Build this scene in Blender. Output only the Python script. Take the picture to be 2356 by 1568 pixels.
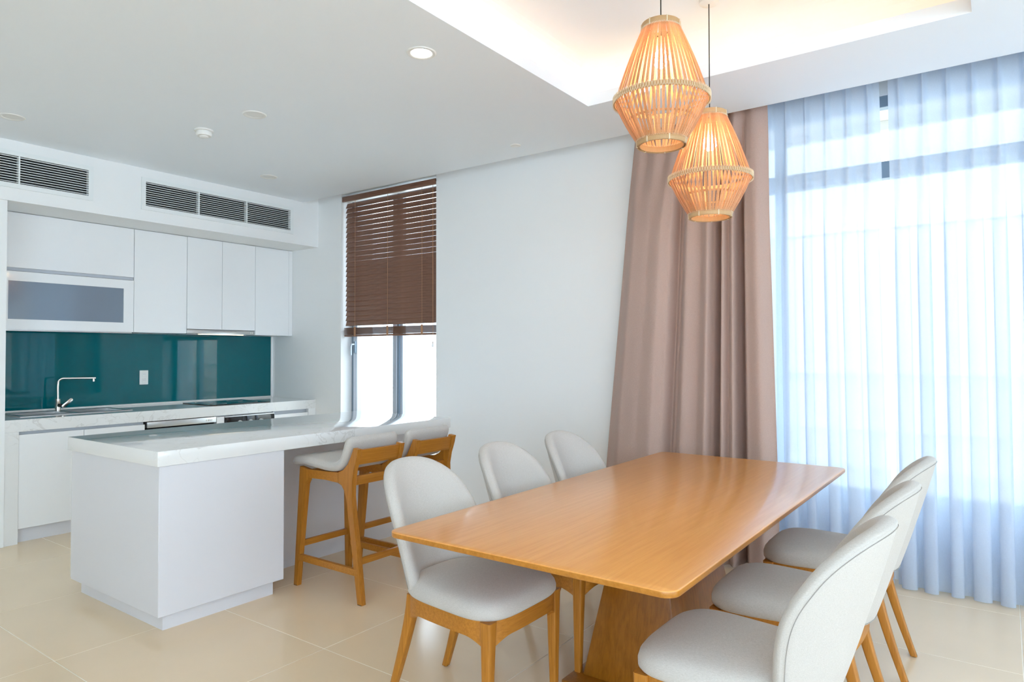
import bpy, bmesh, math, random
from mathutils import Vector, Matrix
random.seed(7)
PI = math.pi
scene = bpy.context.scene
C = scene.collection
for o in list(bpy.data.objects): bpy.data.objects.remove(o)

# ------------------------------------------------------------------ camera
FPX, YAW, PITCH, ROLL, CAMH = 1562.68, math.radians(35.9768), math.radians(1.0229), math.radians(-0.0752), 1.3787
cd = bpy.data.cameras.new('camera'); cd.sensor_width = 36; cd.sensor_fit = 'HORIZONTAL'
cd.lens = FPX / 2356 * 36; cd.clip_start = .05; cd.clip_end = 200
cam = bpy.data.objects.new('camera', cd); C.objects.link(cam)
Fv = Vector((math.cos(YAW)*math.cos(PITCH), math.sin(YAW)*math.cos(PITCH), math.sin(PITCH)))
Rv = Vector((math.sin(YAW), -math.cos(YAW), 0)); Uv = Rv.cross(Fv)
R2 = Rv*math.cos(ROLL) + Uv*math.sin(ROLL); U2 = -Rv*math.sin(ROLL) + Uv*math.cos(ROLL)
m = Matrix((R2, U2, -Fv)).transposed().to_4x4(); m.translation = (0, 0, CAMH)
cam.matrix_world = m
scene.camera = cam

# ------------------------------------------------------------------ world, exposure
w = bpy.data.worlds.new('sky'); scene.world = w; w.use_nodes = True
bg = w.node_tree.nodes['Background']
bg.inputs[0].default_value = (.75, .875, 1.0, 1); bg.inputs[1].default_value = 3.6
vs = scene.view_settings
vs.view_transform = 'Standard'; vs.look = 'None'; vs.gamma = 1; vs.use_curve_mapping = False
vs.exposure = 1.08
try:
    scene.cycles.max_bounces = 14; scene.cycles.diffuse_bounces = 8; scene.cycles.transparent_max_bounces = 24
    scene.cycles.transmission_bounces = 8; scene.cycles.glossy_bounces = 5
except Exception: pass

# ------------------------------------------------------------------ materials
def nt(name):
    m = bpy.data.materials.new(name); m.use_nodes = True
    n = m.node_tree.nodes; return m, n, m.node_tree.links, n['Principled BSDF']
def plain(name, col, rough=.5, metal=0, spec=.5, coat=0, bump=0, bscale=200, var=0, vscale=3, **k):
    m, n, l, p = nt(name)
    p.inputs['Base Color'].default_value = (*col, 1); p.inputs['Roughness'].default_value = rough
    p.inputs['Metallic'].default_value = metal; p.inputs['Specular IOR Level'].default_value = spec
    p.inputs['Coat Weight'].default_value = coat
    tc = n.new('ShaderNodeTexCoord')
    if bump:
        t = n.new('ShaderNodeTexNoise'); t.inputs['Scale'].default_value = bscale; t.inputs['Detail'].default_value = 3
        b = n.new('ShaderNodeBump'); b.inputs['Strength'].default_value = bump; b.inputs['Distance'].default_value = .002
        l.new(tc.outputs['Object'], t.inputs['Vector']); l.new(t.outputs['Fac'], b.inputs['Height']); l.new(b.outputs['Normal'], p.inputs['Normal'])
    if var:
        t = n.new('ShaderNodeTexNoise'); t.inputs['Scale'].default_value = vscale; t.inputs['Detail'].default_value = 4
        mx = n.new('ShaderNodeMix'); mx.data_type = 'RGBA'
        mx.inputs['A'].default_value = (*[c*(1-var) for c in col], 1); mx.inputs['B'].default_value = (*[min(1, c*(1+var)) for c in col], 1)
        l.new(tc.outputs['Object'], t.inputs['Vector']); l.new(t.outputs['Fac'], mx.inputs['Factor']); l.new(mx.outputs['Result'], p.inputs['Base Color'])
    return m
def wood(name, c1, c2, axis=0, rough=.35, coat=0, scale=1.0, crough=.1):
    m, n, l, p = nt(name)
    tc = n.new('ShaderNodeTexCoord'); mp = n.new('ShaderNodeMapping'); mp.inputs['Location'].default_value = (7.37, 3.61, 5.83)
    s = [26*scale]*3; s[axis] = 1.3*scale; mp.inputs['Scale'].default_value = s
    t = n.new('ShaderNodeTexNoise'); t.inputs['Scale'].default_value = 3; t.inputs['Detail'].default_value = 6; t.inputs['Roughness'].default_value = .65; t.inputs['Distortion'].default_value = .4
    r = n.new('ShaderNodeValToRGB'); r.color_ramp.elements[0].position = .34; r.color_ramp.elements[1].position = .66
    r.color_ramp.elements[0].color = (*c1, 1); r.color_ramp.elements[1].color = (*c2, 1)
    b = n.new('ShaderNodeBump'); b.inputs['Strength'].default_value = .06; b.inputs['Distance'].default_value = .001
    l.new(tc.outputs['Object'], mp.inputs['Vector']); l.new(mp.outputs['Vector'], t.inputs['Vector']); l.new(t.outputs['Fac'], r.inputs['Fac'])
    l.new(r.outputs['Color'], p.inputs['Base Color']); l.new(t.outputs['Fac'], b.inputs['Height']); l.new(b.outputs['Normal'], p.inputs['Normal'])
    p.inputs['Roughness'].default_value = rough; p.inputs['Coat Weight'].default_value = coat; p.inputs['Coat Roughness'].default_value = crough
    return m
def fabric(name, c1, c2, scale=900, rough=.9, bump=.25):
    m, n, l, p = nt(name)
    tc = n.new('ShaderNodeTexCoord'); cols = []
    w_ = []
    for d in ((1, .12, 1), (.12, 1, 1)):
        mp = n.new('ShaderNodeMapping'); mp.inputs['Scale'].default_value = d
        t = n.new('ShaderNodeTexNoise'); t.inputs['Scale'].default_value = scale; t.inputs['Detail'].default_value = 2
        l.new(tc.outputs['Object'], mp.inputs['Vector']); l.new(mp.outputs['Vector'], t.inputs['Vector']); w_.append(t)
    a = n.new('ShaderNodeMath'); a.operation = 'ADD'; l.new(w_[0].outputs['Fac'], a.inputs[0]); l.new(w_[1].outputs['Fac'], a.inputs[1])
    h = n.new('ShaderNodeMath'); h.operation = 'MULTIPLY'; h.inputs[1].default_value = .5; l.new(a.outputs[0], h.inputs[0])
    r = n.new('ShaderNodeValToRGB'); r.color_ramp.elements[0].position = .35; r.color_ramp.elements[1].position = .65
    r.color_ramp.elements[0].color = (*c1, 1); r.color_ramp.elements[1].color = (*c2, 1)
    l.new(h.outputs[0], r.inputs['Fac']); l.new(r.outputs['Color'], p.inputs['Base Color'])
    b = n.new('ShaderNodeBump'); b.inputs['Strength'].default_value = bump; b.inputs['Distance'].default_value = .001
    l.new(h.outputs[0], b.inputs['Height']); l.new(b.outputs['Normal'], p.inputs['Normal'])
    p.inputs['Roughness'].default_value = rough; p.inputs['Specular IOR Level'].default_value = .2
    p.inputs['Sheen Weight'].default_value = .25; p.inputs['Sheen Roughness'].default_value = .5
    return m
def emit(name, col, s):
    m, n, l, p = nt(name)
    p.inputs['Base Color'].default_value = (*col, 1); p.inputs['Emission Color'].default_value = (*col, 1); p.inputs['Emission Strength'].default_value = s
    return m
def glassy(name, tint=(.95, .98, 1), refl=.06):
    m, n, l, p = nt(name); n.remove(p)
    out = n['Material Output']; tr = n.new('ShaderNodeBsdfTransparent'); tr.inputs[0].default_value = (*tint, 1)
    gl = n.new('ShaderNodeBsdfGlossy'); gl.inputs['Roughness'].default_value = .01
    mx = n.new('ShaderNodeMixShader'); mx.inputs[0].default_value = refl; l.new(tr.outputs[0], mx.inputs[1]); l.new(gl.outputs[0], mx.inputs[2]); l.new(mx.outputs[0], out.inputs['Surface'])
    return m
def sheer_mat(name, through=.14):
    m, n, l, p = nt(name); n.remove(p); out = n['Material Output']
    tr = n.new('ShaderNodeBsdfTransparent'); tr.inputs[0].default_value = (.97, .985, 1, 1)
    tl = n.new('ShaderNodeBsdfTranslucent'); tl.inputs[0].default_value = (.45, .55, .70, 1)
    df = n.new('ShaderNodeBsdfDiffuse'); df.inputs[0].default_value = (.86, .91, .99, 1)
    a = n.new('ShaderNodeMixShader'); a.inputs[0].default_value = .42; l.new(tl.outputs[0], a.inputs[1]); l.new(df.outputs[0], a.inputs[2])
    # thread density: fine weave makes the cloth denser / thinner
    tc = n.new('ShaderNodeTexCoord'); t = n.new('ShaderNodeTexNoise'); t.inputs['Scale'].default_value = 350
    mr = n.new('ShaderNodeMapRange'); mr.inputs[3].default_value = 1-through-.08; mr.inputs[4].default_value = 1-through+.08
    l.new(tc.outputs['Object'], t.inputs['Vector']); l.new(t.outputs['Fac'], mr.inputs[0])
    b = n.new('ShaderNodeMixShader'); l.new(mr.outputs[0], b.inputs[0]); l.new(tr.outputs[0], b.inputs[1]); l.new(a.outputs[0], b.inputs[2])
    l.new(b.outputs[0], out.inputs['Surface']); return m
def marble(name, base=(.80, .80, .79), vein=(.66, .65, .63), rough=.08):
    m, n, l, p = nt(name)
    tc = n.new('ShaderNodeTexCoord'); t = n.new('ShaderNodeTexNoise'); t.inputs['Scale'].default_value = 5; t.inputs['Detail'].default_value = 8; t.inputs['Distortion'].default_value = 1.6
    s = n.new('ShaderNodeMath'); s.operation = 'SUBTRACT'; s.inputs[1].default_value = .5
    ab = n.new('ShaderNodeMath'); ab.operation = 'ABSOLUTE'
    r = n.new('ShaderNodeValToRGB'); r.color_ramp.elements[0].position = 0; r.color_ramp.elements[1].position = .022
    r.color_ramp.elements[0].color = (*vein, 1); r.color_ramp.elements[1].color = (*base, 1)
    t2 = n.new('ShaderNodeTexNoise'); t2.inputs['Scale'].default_value = 2.2; t2.inputs['Detail'].default_value = 3
    r2 = n.new('ShaderNodeValToRGB'); r2.color_ramp.elements[0].position = .48; r2.color_ramp.elements[1].position = .62
    mx = n.new('ShaderNodeMix'); mx.data_type = 'RGBA'; mx.inputs['A'].default_value = (*base, 1)
    l.new(tc.outputs['Object'], t.inputs['Vector']); l.new(t.outputs['Fac'], s.inputs[0]); l.new(s.outputs[0], ab.inputs[0]); l.new(ab.outputs[0], r.inputs['Fac'])
    l.new(tc.outputs['Object'], t2.inputs['Vector']); l.new(t2.outputs['Fac'], r2.inputs['Fac']); l.new(r2.outputs['Color'], mx.inputs['Factor'])
    l.new(r.outputs['Color'], mx.inputs['B']); l.new(mx.outputs['Result'], p.inputs['Base Color'])
    p.inputs['Roughness'].default_value = rough; p.inputs['Coat Weight'].default_value = .3; p.inputs['Coat Roughness'].default_value = .03
    return m
def rattan(name, c1, c2, trans=.35):
    m, n, l, p = nt(name); out = n['Material Output']
    tc = n.new('ShaderNodeTexCoord'); oi = n.new('ShaderNodeObjectInfo'); mp = n.new('ShaderNodeMapping'); mp.inputs['Scale'].default_value = (300, 300, 9)
    t = n.new('ShaderNodeTexNoise'); t.inputs['Scale'].default_value = 1; t.inputs['Detail'].default_value = 4
    ad = n.new('ShaderNodeMath'); ad.operation = 'MULTIPLY_ADD'; ad.inputs[1].default_value = .5
    l.new(oi.outputs['Random'], ad.inputs[0]); l.new(t.outputs['Fac'], ad.inputs[2])
    r = n.new('ShaderNodeValToRGB'); r.color_ramp.elements[0].position = .4; r.color_ramp.elements[1].position = 1
    r.color_ramp.elements[0].color = (*c1, 1); r.color_ramp.elements[1].color = (*c2, 1)
    l.new(tc.outputs['Object'], mp.inputs['Vector']); l.new(mp.outputs['Vector'], t.inputs['Vector']); l.new(ad.outputs[0], r.inputs['Fac']); l.new(r.outputs['Color'], p.inputs['Base Color'])
    p.inputs['Roughness'].default_value = .5
    tl = n.new('ShaderNodeBsdfTranslucent'); l.new(r.outputs['Color'], tl.inputs[0])
    mx = n.new('ShaderNodeMixShader'); mx.inputs[0].default_value = trans; l.new(p.outputs[0], mx.inputs[1]); l.new(tl.outputs[0], mx.inputs[2]); l.new(mx.outputs[0], out.inputs['Surface'])
    return m

M = {}
M['wall'] = plain('wall_paint', (.86, .87, .87), .6, bump=.05, bscale=140, spec=.3)
M['ceil'] = plain('ceiling_paint', (.85, .90, .955), .7, bump=.03, bscale=120, spec=.2)
M['tile'] = plain('floor_tile', (.83, .66, .455), .2, var=.05, vscale=2.5, spec=.45)
M['grout'] = plain('tile_grout', (.90, .83, .72), .7, bump=.2, bscale=300)
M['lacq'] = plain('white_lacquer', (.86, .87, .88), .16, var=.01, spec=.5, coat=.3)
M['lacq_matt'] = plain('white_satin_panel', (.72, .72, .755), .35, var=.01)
M['gap'] = plain('grey_recess', (.50, .53, .58), .5, var=.03)
M['marble'] = marble('white_quartz')
M['teal'] = plain('teal_glass', (.0, .115, .14), .0, var=.02, spec=.5, coat=0)
M['cabglass'] = plain('frosted_grey_glass', (.20, .25, .32), .12, var=.05, spec=.6, coat=.6)
M['steel'] = plain('brushed_steel', (.62, .62, .61), .28, metal=1, bump=.05, bscale=500)
M['chrome'] = plain('satin_nickel', (.70, .66, .62), .2, metal=1, bump=.02, bscale=400)
M['black'] = plain('black_glass', (.008, .009, .011), .05, var=.1, coat=.5)
M['dark'] = plain('dark_void', (.012, .014, .016), .7, var=.1)
M['plastic'] = plain('white_plastic', (.82, .82, .80), .35, var=.01)
M['ventw'] = plain('vent_enamel', (.82, .85, .85), .4, var=.01)
M['alu'] = plain('grey_aluminium', (.22, .29, .36), .35, metal=.3, bump=.03, bscale=300)
M['alul'] = plain('pale_aluminium', (.55, .60, .68), .35, metal=.3, bump=.03, bscale=300)
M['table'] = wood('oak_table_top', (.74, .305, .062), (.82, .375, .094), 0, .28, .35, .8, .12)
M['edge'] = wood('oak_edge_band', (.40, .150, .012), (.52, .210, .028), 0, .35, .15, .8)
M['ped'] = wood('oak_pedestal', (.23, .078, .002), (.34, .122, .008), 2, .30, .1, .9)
M['oak'] = wood('oak_frame', (.36, .130, .008), (.50, .200, .022), 2, .42, .05, 1.2)
M['oakx'] = wood('oak_rail', (.36, .130, .008), (.50, .200, .022), 0, .42, .05, 1.2)
M['linen'] = fabric('oatmeal_linen', (.47, .44, .405), (.61, .58, .545))
M['seam'] = plain('stitched_seam', (.36, .34, .315), .9, var=.05)
M['taupe'] = fabric('taupe_curtain_cloth', (.41, .292, .248), (.51, .372, .322), 700, .95, .2)
M['sheer'] = sheer_mat('sheer_voile')
M['blind'] = wood('stained_blind_slat', (.16, .075, .045), (.25, .125, .08), 1, .4, .1, 1.5)
M['cord'] = plain('tan_ladder_cord', (.42, .22, .12), .8, var=.1)
M['white_cord'] = plain('white_cord', (.8, .8, .8), .7, var=.05)
M['slat'] = rattan('bamboo_slat', (.62, .33, .15), (.80, .50, .27), .35)
M['ring'] = rattan('bamboo_ring', (.58, .36, .17), (.66, .43, .22), .15)
M['lace'] = plain('natural_lacing', (.74, .62, .44), .7, var=.1, vscale=80)
M['flex'] = plain('black_flex', (.015, .014, .013), .5, var=.1)
M['bulb'] = emit('bulb_glow', (1, .80, .52), 48)
M['led'] = emit('warm_led_strip', (1, .57, .20), 2.7)
M['down'] = emit('downlight_glow', (1, .93, .80), 12)
M['hoodl'] = emit('hood_lamp', (1, .85, .55), 1.6)
M['glass'] = glassy('window_glass')
M['render'] = plain('cream_render', (.80, .74, .64), .85, bump=.2, bscale=60, var=.04)
M['stone'] = plain('pale_coping', (.86, .83, .76), .8, bump=.2, bscale=80)
M['iron'] = plain('glare_paled_iron', (.55, .56, .56), .5, var=.05)  # iron lightened to stand in for overexposure outdoors
M['paving'] = plain('pale_paving', (.62, .60, .56), .8, var=.08, bump=.2, bscale=40)
M['rubber'] = plain('dark_foot', (.03, .022, .016), .7, var=.1)

# ------------------------------------------------------------------ mesh helpers
def wloc(o):
    v = Vector((0, 0, 0))
    while o: v = v + o.location; o = o.parent
    return v
def obj(name, bm, mat, parent=None, smooth=False):
    me = bpy.data.meshes.new(name)
    off = wloc(parent)
    if off.length > 0: bmesh.ops.translate(bm, verts=bm.verts, vec=-off)
    bmesh.ops.recalc_face_normals(bm, faces=bm.faces)
    bm.to_mesh(me); bm.free()
    if smooth:
        for p in me.polygons: p.use_smooth = True
        if smooth != 'all':
            me.set_sharp_from_angle(angle=math.radians(42))
    me.materials.append(M[mat])
    o = bpy.data.objects.new(name, me); C.objects.link(o); o.parent = parent
    return o
def tag(o, label, cat, group=None):
    o['label'] = label; o['category'] = cat
    if group: o['group'] = group
    return o
def struct(o, label=None):
    o['kind'] = 'structure'
    if label: o['label'] = label
    return o
def empty(name, loc=(0, 0, 0)):
    o = bpy.data.objects.new(name, None); C.objects.link(o); o.location = loc; o.empty_display_size = .1
    return o
def copy_tree(o, parent=None):
    c = o.copy(); C.objects.link(c); c.parent = parent
    for ch in o.children: copy_tree(ch, c)
    return c
def B(): return bmesh.new()
def box(bm, x0, x1, y0, y1, z0, z1, bev=0, seg=2):
    vs_ = [bm.verts.new((x, y, z)) for x in (x0, x1) for y in (y0, y1) for z in (z0, z1)]
    f = [(0, 1, 3, 2), (4, 6, 7, 5), (0, 4, 5, 1), (2, 3, 7, 6), (0, 2, 6, 4), (1, 5, 7, 3)]
    fs = [bm.faces.new([vs_[i] for i in q]) for q in f]
    if bev:
        es = set(e for q in fs for e in q.edges)
        bmesh.ops.bevel(bm, geom=list(es), offset=bev, segments=seg, affect='EDGES', profile=.5)
    return bm
def bx(name, x0, x1, y0, y1, z0, z1, mat, parent=None, bev=0, seg=2):
    return obj(name, box(B(), x0, x1, y0, y1, z0, z1, bev, seg), mat, parent, smooth=bool(bev))
def prism(bm, pts, axis, a0, a1, bev=0):
    """extrude a 2-D polygon along an axis (0: pts are y,z; 1: pts are x,z; 2: pts are x,y)"""
    def P(p, a): return ((a, p[0], p[1]), (p[0], a, p[1]), (p[0], p[1], a))[axis]
    lo = [bm.verts.new(P(p, a0)) for p in pts]; hi = [bm.verts.new(P(p, a1)) for p in pts]
    n = len(pts); fs = [bm.faces.new(lo), bm.faces.new(hi[::-1])]
    for i in range(n): fs.append(bm.faces.new([lo[i], lo[(i+1) % n], hi[(i+1) % n], hi[i]]))
    if bev:
        es = set(list(fs[0].edges) + list(fs[1].edges))
        bmesh.ops.bevel(bm, geom=list(es), offset=bev, segments=2, affect='EDGES', profile=.5)
    return bm
def tube(bm, pts, r, seg=10, caps=True):
    pts = [Vector(p) for p in pts]; rs = r if isinstance(r, (list, tuple)) else [r]*len(pts)
    rings = []
    up = Vector((0, 0, 1))
    for i, p in enumerate(pts):
        t = (pts[min(i+1, len(pts)-1)] - pts[max(i-1, 0)]).normalized()
        if i == 0:
            a = t.cross(up); a = a if a.length > .1 else t.cross(Vector((1, 0, 0))); a.normalize()
        else:
            a = (a - t*a.dot(t)).normalized()
        b = t.cross(a)
        rings.append([bm.verts.new(p + (a*math.cos(2*PI*k/seg) + b*math.sin(2*PI*k/seg))*rs[i]) for k in range(seg)])
    for i in range(len(rings)-1):
        for k in range(seg): bm.faces.new([rings[i][k], rings[i][(k+1) % seg], rings[i+1][(k+1) % seg], rings[i+1][k]])
    if caps: bm.faces.new(rings[0][::-1]); bm.faces.new(rings[-1])
    return bm
def lathe(bm, prof, c=(0, 0), seg=32):
    rings = []
    for r, z in prof:
        if r < 1e-6: rings.append([bm.verts.new((c[0], c[1], z))])
        else: rings.append([bm.verts.new((c[0]+r*math.cos(2*PI*k/seg), c[1]+r*math.sin(2*PI*k/seg), z)) for k in range(seg)])
    for i in range(len(rings)-1):
        a, b = rings[i], rings[i+1]
        for k in range(seg):
            k2 = (k+1) % seg
            if len(a) == 1 and len(b) == 1: continue
            if len(a) == 1: bm.faces.new([a[0], b[k2], b[k]])
            elif len(b) == 1: bm.faces.new([a[k], a[k2], b[0]])
            else: bm.faces.new([a[k], a[k2], b[k2], b[k]])
    return bm
def pillow(bm, outline, prof, mapf):
    """closed cushion: outline (u,w) scaled about 0 through the (scale,height) profile, mapped to space"""
    rings = []
    for s, h in prof:
        if s < 1e-6: rings.append([bm.verts.new(mapf(0, 0, h))])
        else: rings.append([bm.verts.new(mapf(u*s, w_*s, h)) for u, w_ in outline])
    n = len(outline)
    for i in range(len(rings)-1):
        a, b = rings[i], rings[i+1]
        for k in range(n):
            k2 = (k+1) % n
            if len(a) == 1: bm.faces.new([a[0], b[k2], b[k]])
            elif len(b) == 1: bm.faces.new([a[k], a[k2], b[0]])
            else: bm.faces.new([a[k], a[k2], b[k2], b[k]])
    return bm
def rpoly(corners, rad, seg=6):
    out = []; n = len(corners)
    for i, c in enumerate(corners):
        p = Vector(c); a = (Vector(corners[i-1])-p); b = (Vector(corners[(i+1) % n])-p)
        r = rad[i] if isinstance(rad, (list, tuple)) else rad
        an = a.angle(b); d = r/math.tan(an/2); a.normalize(); b.normalize()
        if r < 1e-6: out.append(tuple(p)); continue
        c0 = p + (a+b).normalized()*(r/math.sin(an/2)); s0 = p+a*d-c0; s1 = p+b*d-c0
        a0 = math.atan2(s0.y, s0.x); da = math.atan2(s1.y, s1.x)-a0
        while da > PI: da -= 2*PI
        while da < -PI: da += 2*PI
        for k in range(seg+1): out.append((c0.x+r*math.cos(a0+da*k/seg), c0.y+r*math.sin(a0+da*k/seg)))
    return out
def cells(u, v, holes):
    """rectangles that fill [u0,u1]x[v0,v1] minus holes (u0,u1,v0,v1)"""
    us = sorted(set([u[0], u[1]] + [x for h in holes for x in h[:2]])); vs_ = sorted(set([v[0], v[1]] + [x for h in holes for x in h[2:]]))
    out = []
    for j in range(len(vs_)-1):
        run = None
        for i in range(len(us)-1):
            cu, cv = (us[i]+us[i+1])/2, (vs_[j]+vs_[j+1])/2
            solid = not any(h[0] < cu < h[1] and h[2] < cv < h[3] for h in holes)
            if solid: run = [run[0], us[i+1]] if run else [us[i], us[i+1]]
            if run and (not solid or i == len(us)-2): out.append((run[0], run[1], vs_[j], vs_[j+1])); run = None
    return out
def lerp(a, b, t): return a+(b-a)*t
def interp(tab, x):
    if x <= tab[0][0]: return tab[0][1]
    for (a, va), (b, vb) in zip(tab, tab[1:]):
        if x <= b: t = (x-a)/(b-a); return va+(vb-va)*t
    return tab[-1][1]

# ------------------------------------------------------------------ room constants
XC, XW, ZC = 4.33, 4.52, 2.917            # ceiling edge, window wall, ceiling
YB, YU, YW, YK = 5.772, 6.20, 6.545, 5.80   # bulkhead, wall cabinets, back wall, counter front
XL, YR = -3.4, -6.5                        # unseen left and rear ends of the room
ZT = 3.07                                  # top of the curtain pocket

# ------------------------------------------------------------------ floor
TX, TY, TX0, TY0 = .792, .88, 2.072, 2.592
fl = bx('floor', XL-.3, 4.95, YR-.3, 7.0, -.06, -.0009, 'grout'); struct(fl, 'beige tiled floor with pale grout')
tmesh = None
i0 = math.floor((XL-TX0)/TX); j0 = math.floor((YR-TY0)/TY)
for i in range(i0, math.ceil((4.75-TX0)/TX)):
    for j in range(j0, math.ceil((YW-TY0)/TY)):
        cx, cy = TX0+(i+.5)*TX, TY0+(j+.5)*TY
        if tmesh is None:
            t = bx('tile', -TX/2+.0020, TX/2-.0020, -TY/2+.0020, TY/2-.0020, -.02, 0, 'tile', None, .0006, 1); tmesh = t.data
        else:
            t = bpy.data.objects.new('tile', tmesh); C.objects.link(t)
        t.parent = fl; t.location = (cx, cy, random.uniform(-.0001, .0001))

# ------------------------------------------------------------------ walls
WIN1 = (4.12, 5.41, .12, 2.985)
WIN2 = (-1.15, 1.95, 0, ZT)
bm = B()
for a in cells((YR, YW+.2), (0, 3.35), [WIN1, WIN2]): box(bm, XW, XW+.42, a[0], a[1], a[2], a[3])
struct(obj('wall_right', bm, 'wall'), 'white wall with the blind window and the curtained window')
bm = B(); box(bm, XW+.22, XW+.42, -1.15, 1.95, 0, .385); box(bm, XW+.18, XW+.44, -1.15, 1.95, .385, .40, .003)
struct(obj('trim_1', bm, 'wall'), 'low white wall and sill under the curtained window')
bm = B(); box(bm, XL, XW+.3, YW, YW+.2, 0, 3.35); struct(obj('wall_back', bm, 'wall'), 'white wall behind the kitchen units')
FILLWIN4 = (-5.0, .4, .12, 2.85)
bm = B()
for a in cells((YR, YW), (0, 3.35), [FILLWIN4]): box(bm, XL-.2, XL, a[0], a[1], a[2], a[3])
struct(obj('wall_left', bm, 'wall'))
FILLWIN3 = (-3.1, 3.0, .12, 2.85)
bm = B()
for a in cells((XL-.2, XW+.3), (0, 3.35), [FILLWIN3]): box(bm, a[0], a[1], YR-.2, YR, a[2], a[3])
struct(obj('wall_front', bm, 'wall'))
# pier left of the kitchen units
bm = B(); box(bm, 1.30, 1.806, 5.79, YW, 0, 2.48); struct(obj('wall_pier', bm, 'wall'), 'white wall end left of the kitchen units')

# ------------------------------------------------------------------ ceiling with cove and curtain pocket
CV = (.7, 3.688, .104, 2.088)
LIP, UP = .072, .318
bm = B()
for a in cells((XL, XC), (YR, YW), [CV]): box(bm, a[0], a[1], a[2], a[3], ZC, ZC+LIP)
for a in cells((XL, XC), (YR, YW), [(CV[0]-.26, CV[1]+.26, CV[2]-.26, CV[3]+.26)]): box(bm, a[0], a[1], a[2], a[3], ZC+LIP, ZC+UP)
box(bm, XL, XC, YR, YW, ZC+UP, ZC+UP+.08)
box(bm, XC, XW+.40, YR, YW, ZT, ZT+.10)
RC = .22; ZU = ZC+UP; ya, yb, xa, xb = CV[2]-.26, CV[3]+.26, CV[0]-.26, CV[1]+.26      # rounded inner corner of the cove
def arc(c, sg): return [(c, ZU)] + [(c-sg*RC*(1-math.sin(PI/2*k/10)), ZU-RC*(1-math.cos(PI/2*k/10))) for k in range(11)]
for c_, sg in ((xb, 1), (xa, -1)): prism(bm, arc(c_, sg), 1, ya, yb)
for c_, sg in ((yb, 1), (ya, -1)): prism(bm, arc(c_, sg), 0, xa, xb)
struct(obj('ceiling', bm, 'ceil'), 'white ceiling with a recessed cove over the table')
led = empty('cove_light', ((CV[0]+CV[1])/2, (CV[2]+CV[3])/2, ZC+LIP))
tag(led, 'warm strip lighting hidden in the ceiling cove above the table', 'strip light')
g = .10
for a in ((CV[0]-g-.012, CV[0]-g, CV[2]-g, CV[3]+g), (CV[1]+g, CV[1]+g+.012, CV[2]-g, CV[3]+g), (CV[0]-g, CV[1]+g, CV[2]-g-.012, CV[2]-g), (CV[0]-g, CV[1]+g, CV[3]+g, CV[3]+g+.012)):
    bx('led_strip', *a, ZC+LIP+.001, ZC+LIP+.013, 'led', led)

# ------------------------------------------------------------------ bulkhead and air vents
V1 = (.93, 2.327, 2.607, 2.807); V2 = (2.762, 4.175, 2.607, 2.807)
bm = B()
for a in cells((XL, XW), (2.48, ZC), [V1, V2]): box(bm, a[0], a[1], YB, YB+.06, a[2], a[3])
box(bm, XL, XW, YB+.06, YW, 2.48, 2.53); box(bm, XC, XW, YB, YB+.06, ZC, ZT)
struct(obj('trim_2', bm, 'wall'), 'white boxed bulkhead above the kitchen wall cabinets')
def vent(V, divs, label):
    r = empty('air_vent', ((V[0]+V[1])/2, YB, V[2])); tag(r, label, 'vent', 'air conditioning grilles in the bulkhead')
    e = .034; bm = B()
    for a in cells((V[0]-e, V[1]+e), (V[2]-e, V[3]+e), [V]): box(bm, a[0], a[1], YB-.012, YB-.0005, a[2], a[3])
    obj('frame', bm, 'ventw', r)
    bx('duct_shade_plate', V[0], V[1], YB+.030, YB+.035, V[2], V[3], 'dark', r)  # dark plate stands in for the shade inside the duct
    n = 11; p = (V[3]-V[2])/n
    for i in range(n):
        z = V[2]+(i+.5)*p; bm = B()
        prism(bm, [(YB-.008, z-.0020), (YB-.008, z+.0022), (YB+.010, z+.0022), (YB+.010, z-.0006)], 0, V[0], V[1])
        obj('slat', bm, 'ventw', r)
    for x in divs: bx('divider', x-.005, x+.005, YB-.009, YB+.03, V[2], V[3], 'ventw', r)
vent(V2, (3.224, 3.693), 'white linear air grille above the cabinets, right one beside the window wall')
vent(V1, (1.40, 1.868), 'white linear air grille above the cabinets, left one cut by the photo edge')

# ------------------------------------------------------------------ window with the blind (window_1)
def ringbox(bm, x0, x1, y0, y1, z0, z1, t):
    for a in cells((y0, y1), (z0, z1), [(y0+t, y1-t, z0+t, z1-t)]): box(bm, x0, x1, a[0], a[1], a[2], a[3], .002, 1)
    return bm
w1 = empty('window_1', (XW+.17, 4.765, .12)); struct(w1, 'narrow grey-framed casement window behind the brown blind')
obj('window_frame', ringbox(B(), XW+.14, XW+.21, 4.121, 5.409, .122, 2.983, .045), 'alu', w1)
obj('sash', ringbox(B(), XW+.125, XW+.185, 4.745, 5.366, .165, 2.94, .055), 'alul', w1)
obj('sash', ringbox(B(), XW+.150, XW+.195, 4.164, 4.735, .165, 2.94, .045), 'alul', w1)
bx('mullion', XW+.13, XW+.20, 4.722, 4.76, .165, 2.94, 'alu', w1)
bx('pane', XW+.155, XW+.159, 4.80, 5.311, .22, 2.885, 'glass', w1)
bx('pane', XW+.170, XW+.174, 4.209, 4.69, .21, 2.895, 'glass', w1)
h = bx('handle', XW+.105, XW+.125, 5.318, 5.345, 1.38, 1.50, 'alu', w1, .003)
obj('lever', tube(B(), [(XW+.11, 5.332, 1.47), (XW+.075, 5.335, 1.47), (XW+.068, 5.337, 1.44), (XW+.07, 5.338, 1.36)], .009, 8), 'alul', h, True)
struct(bx('trim_3', XW+.005, XW+.42, 4.12, 5.41, .10, .12, 'wall'), 'white sill of the narrow window')

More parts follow.
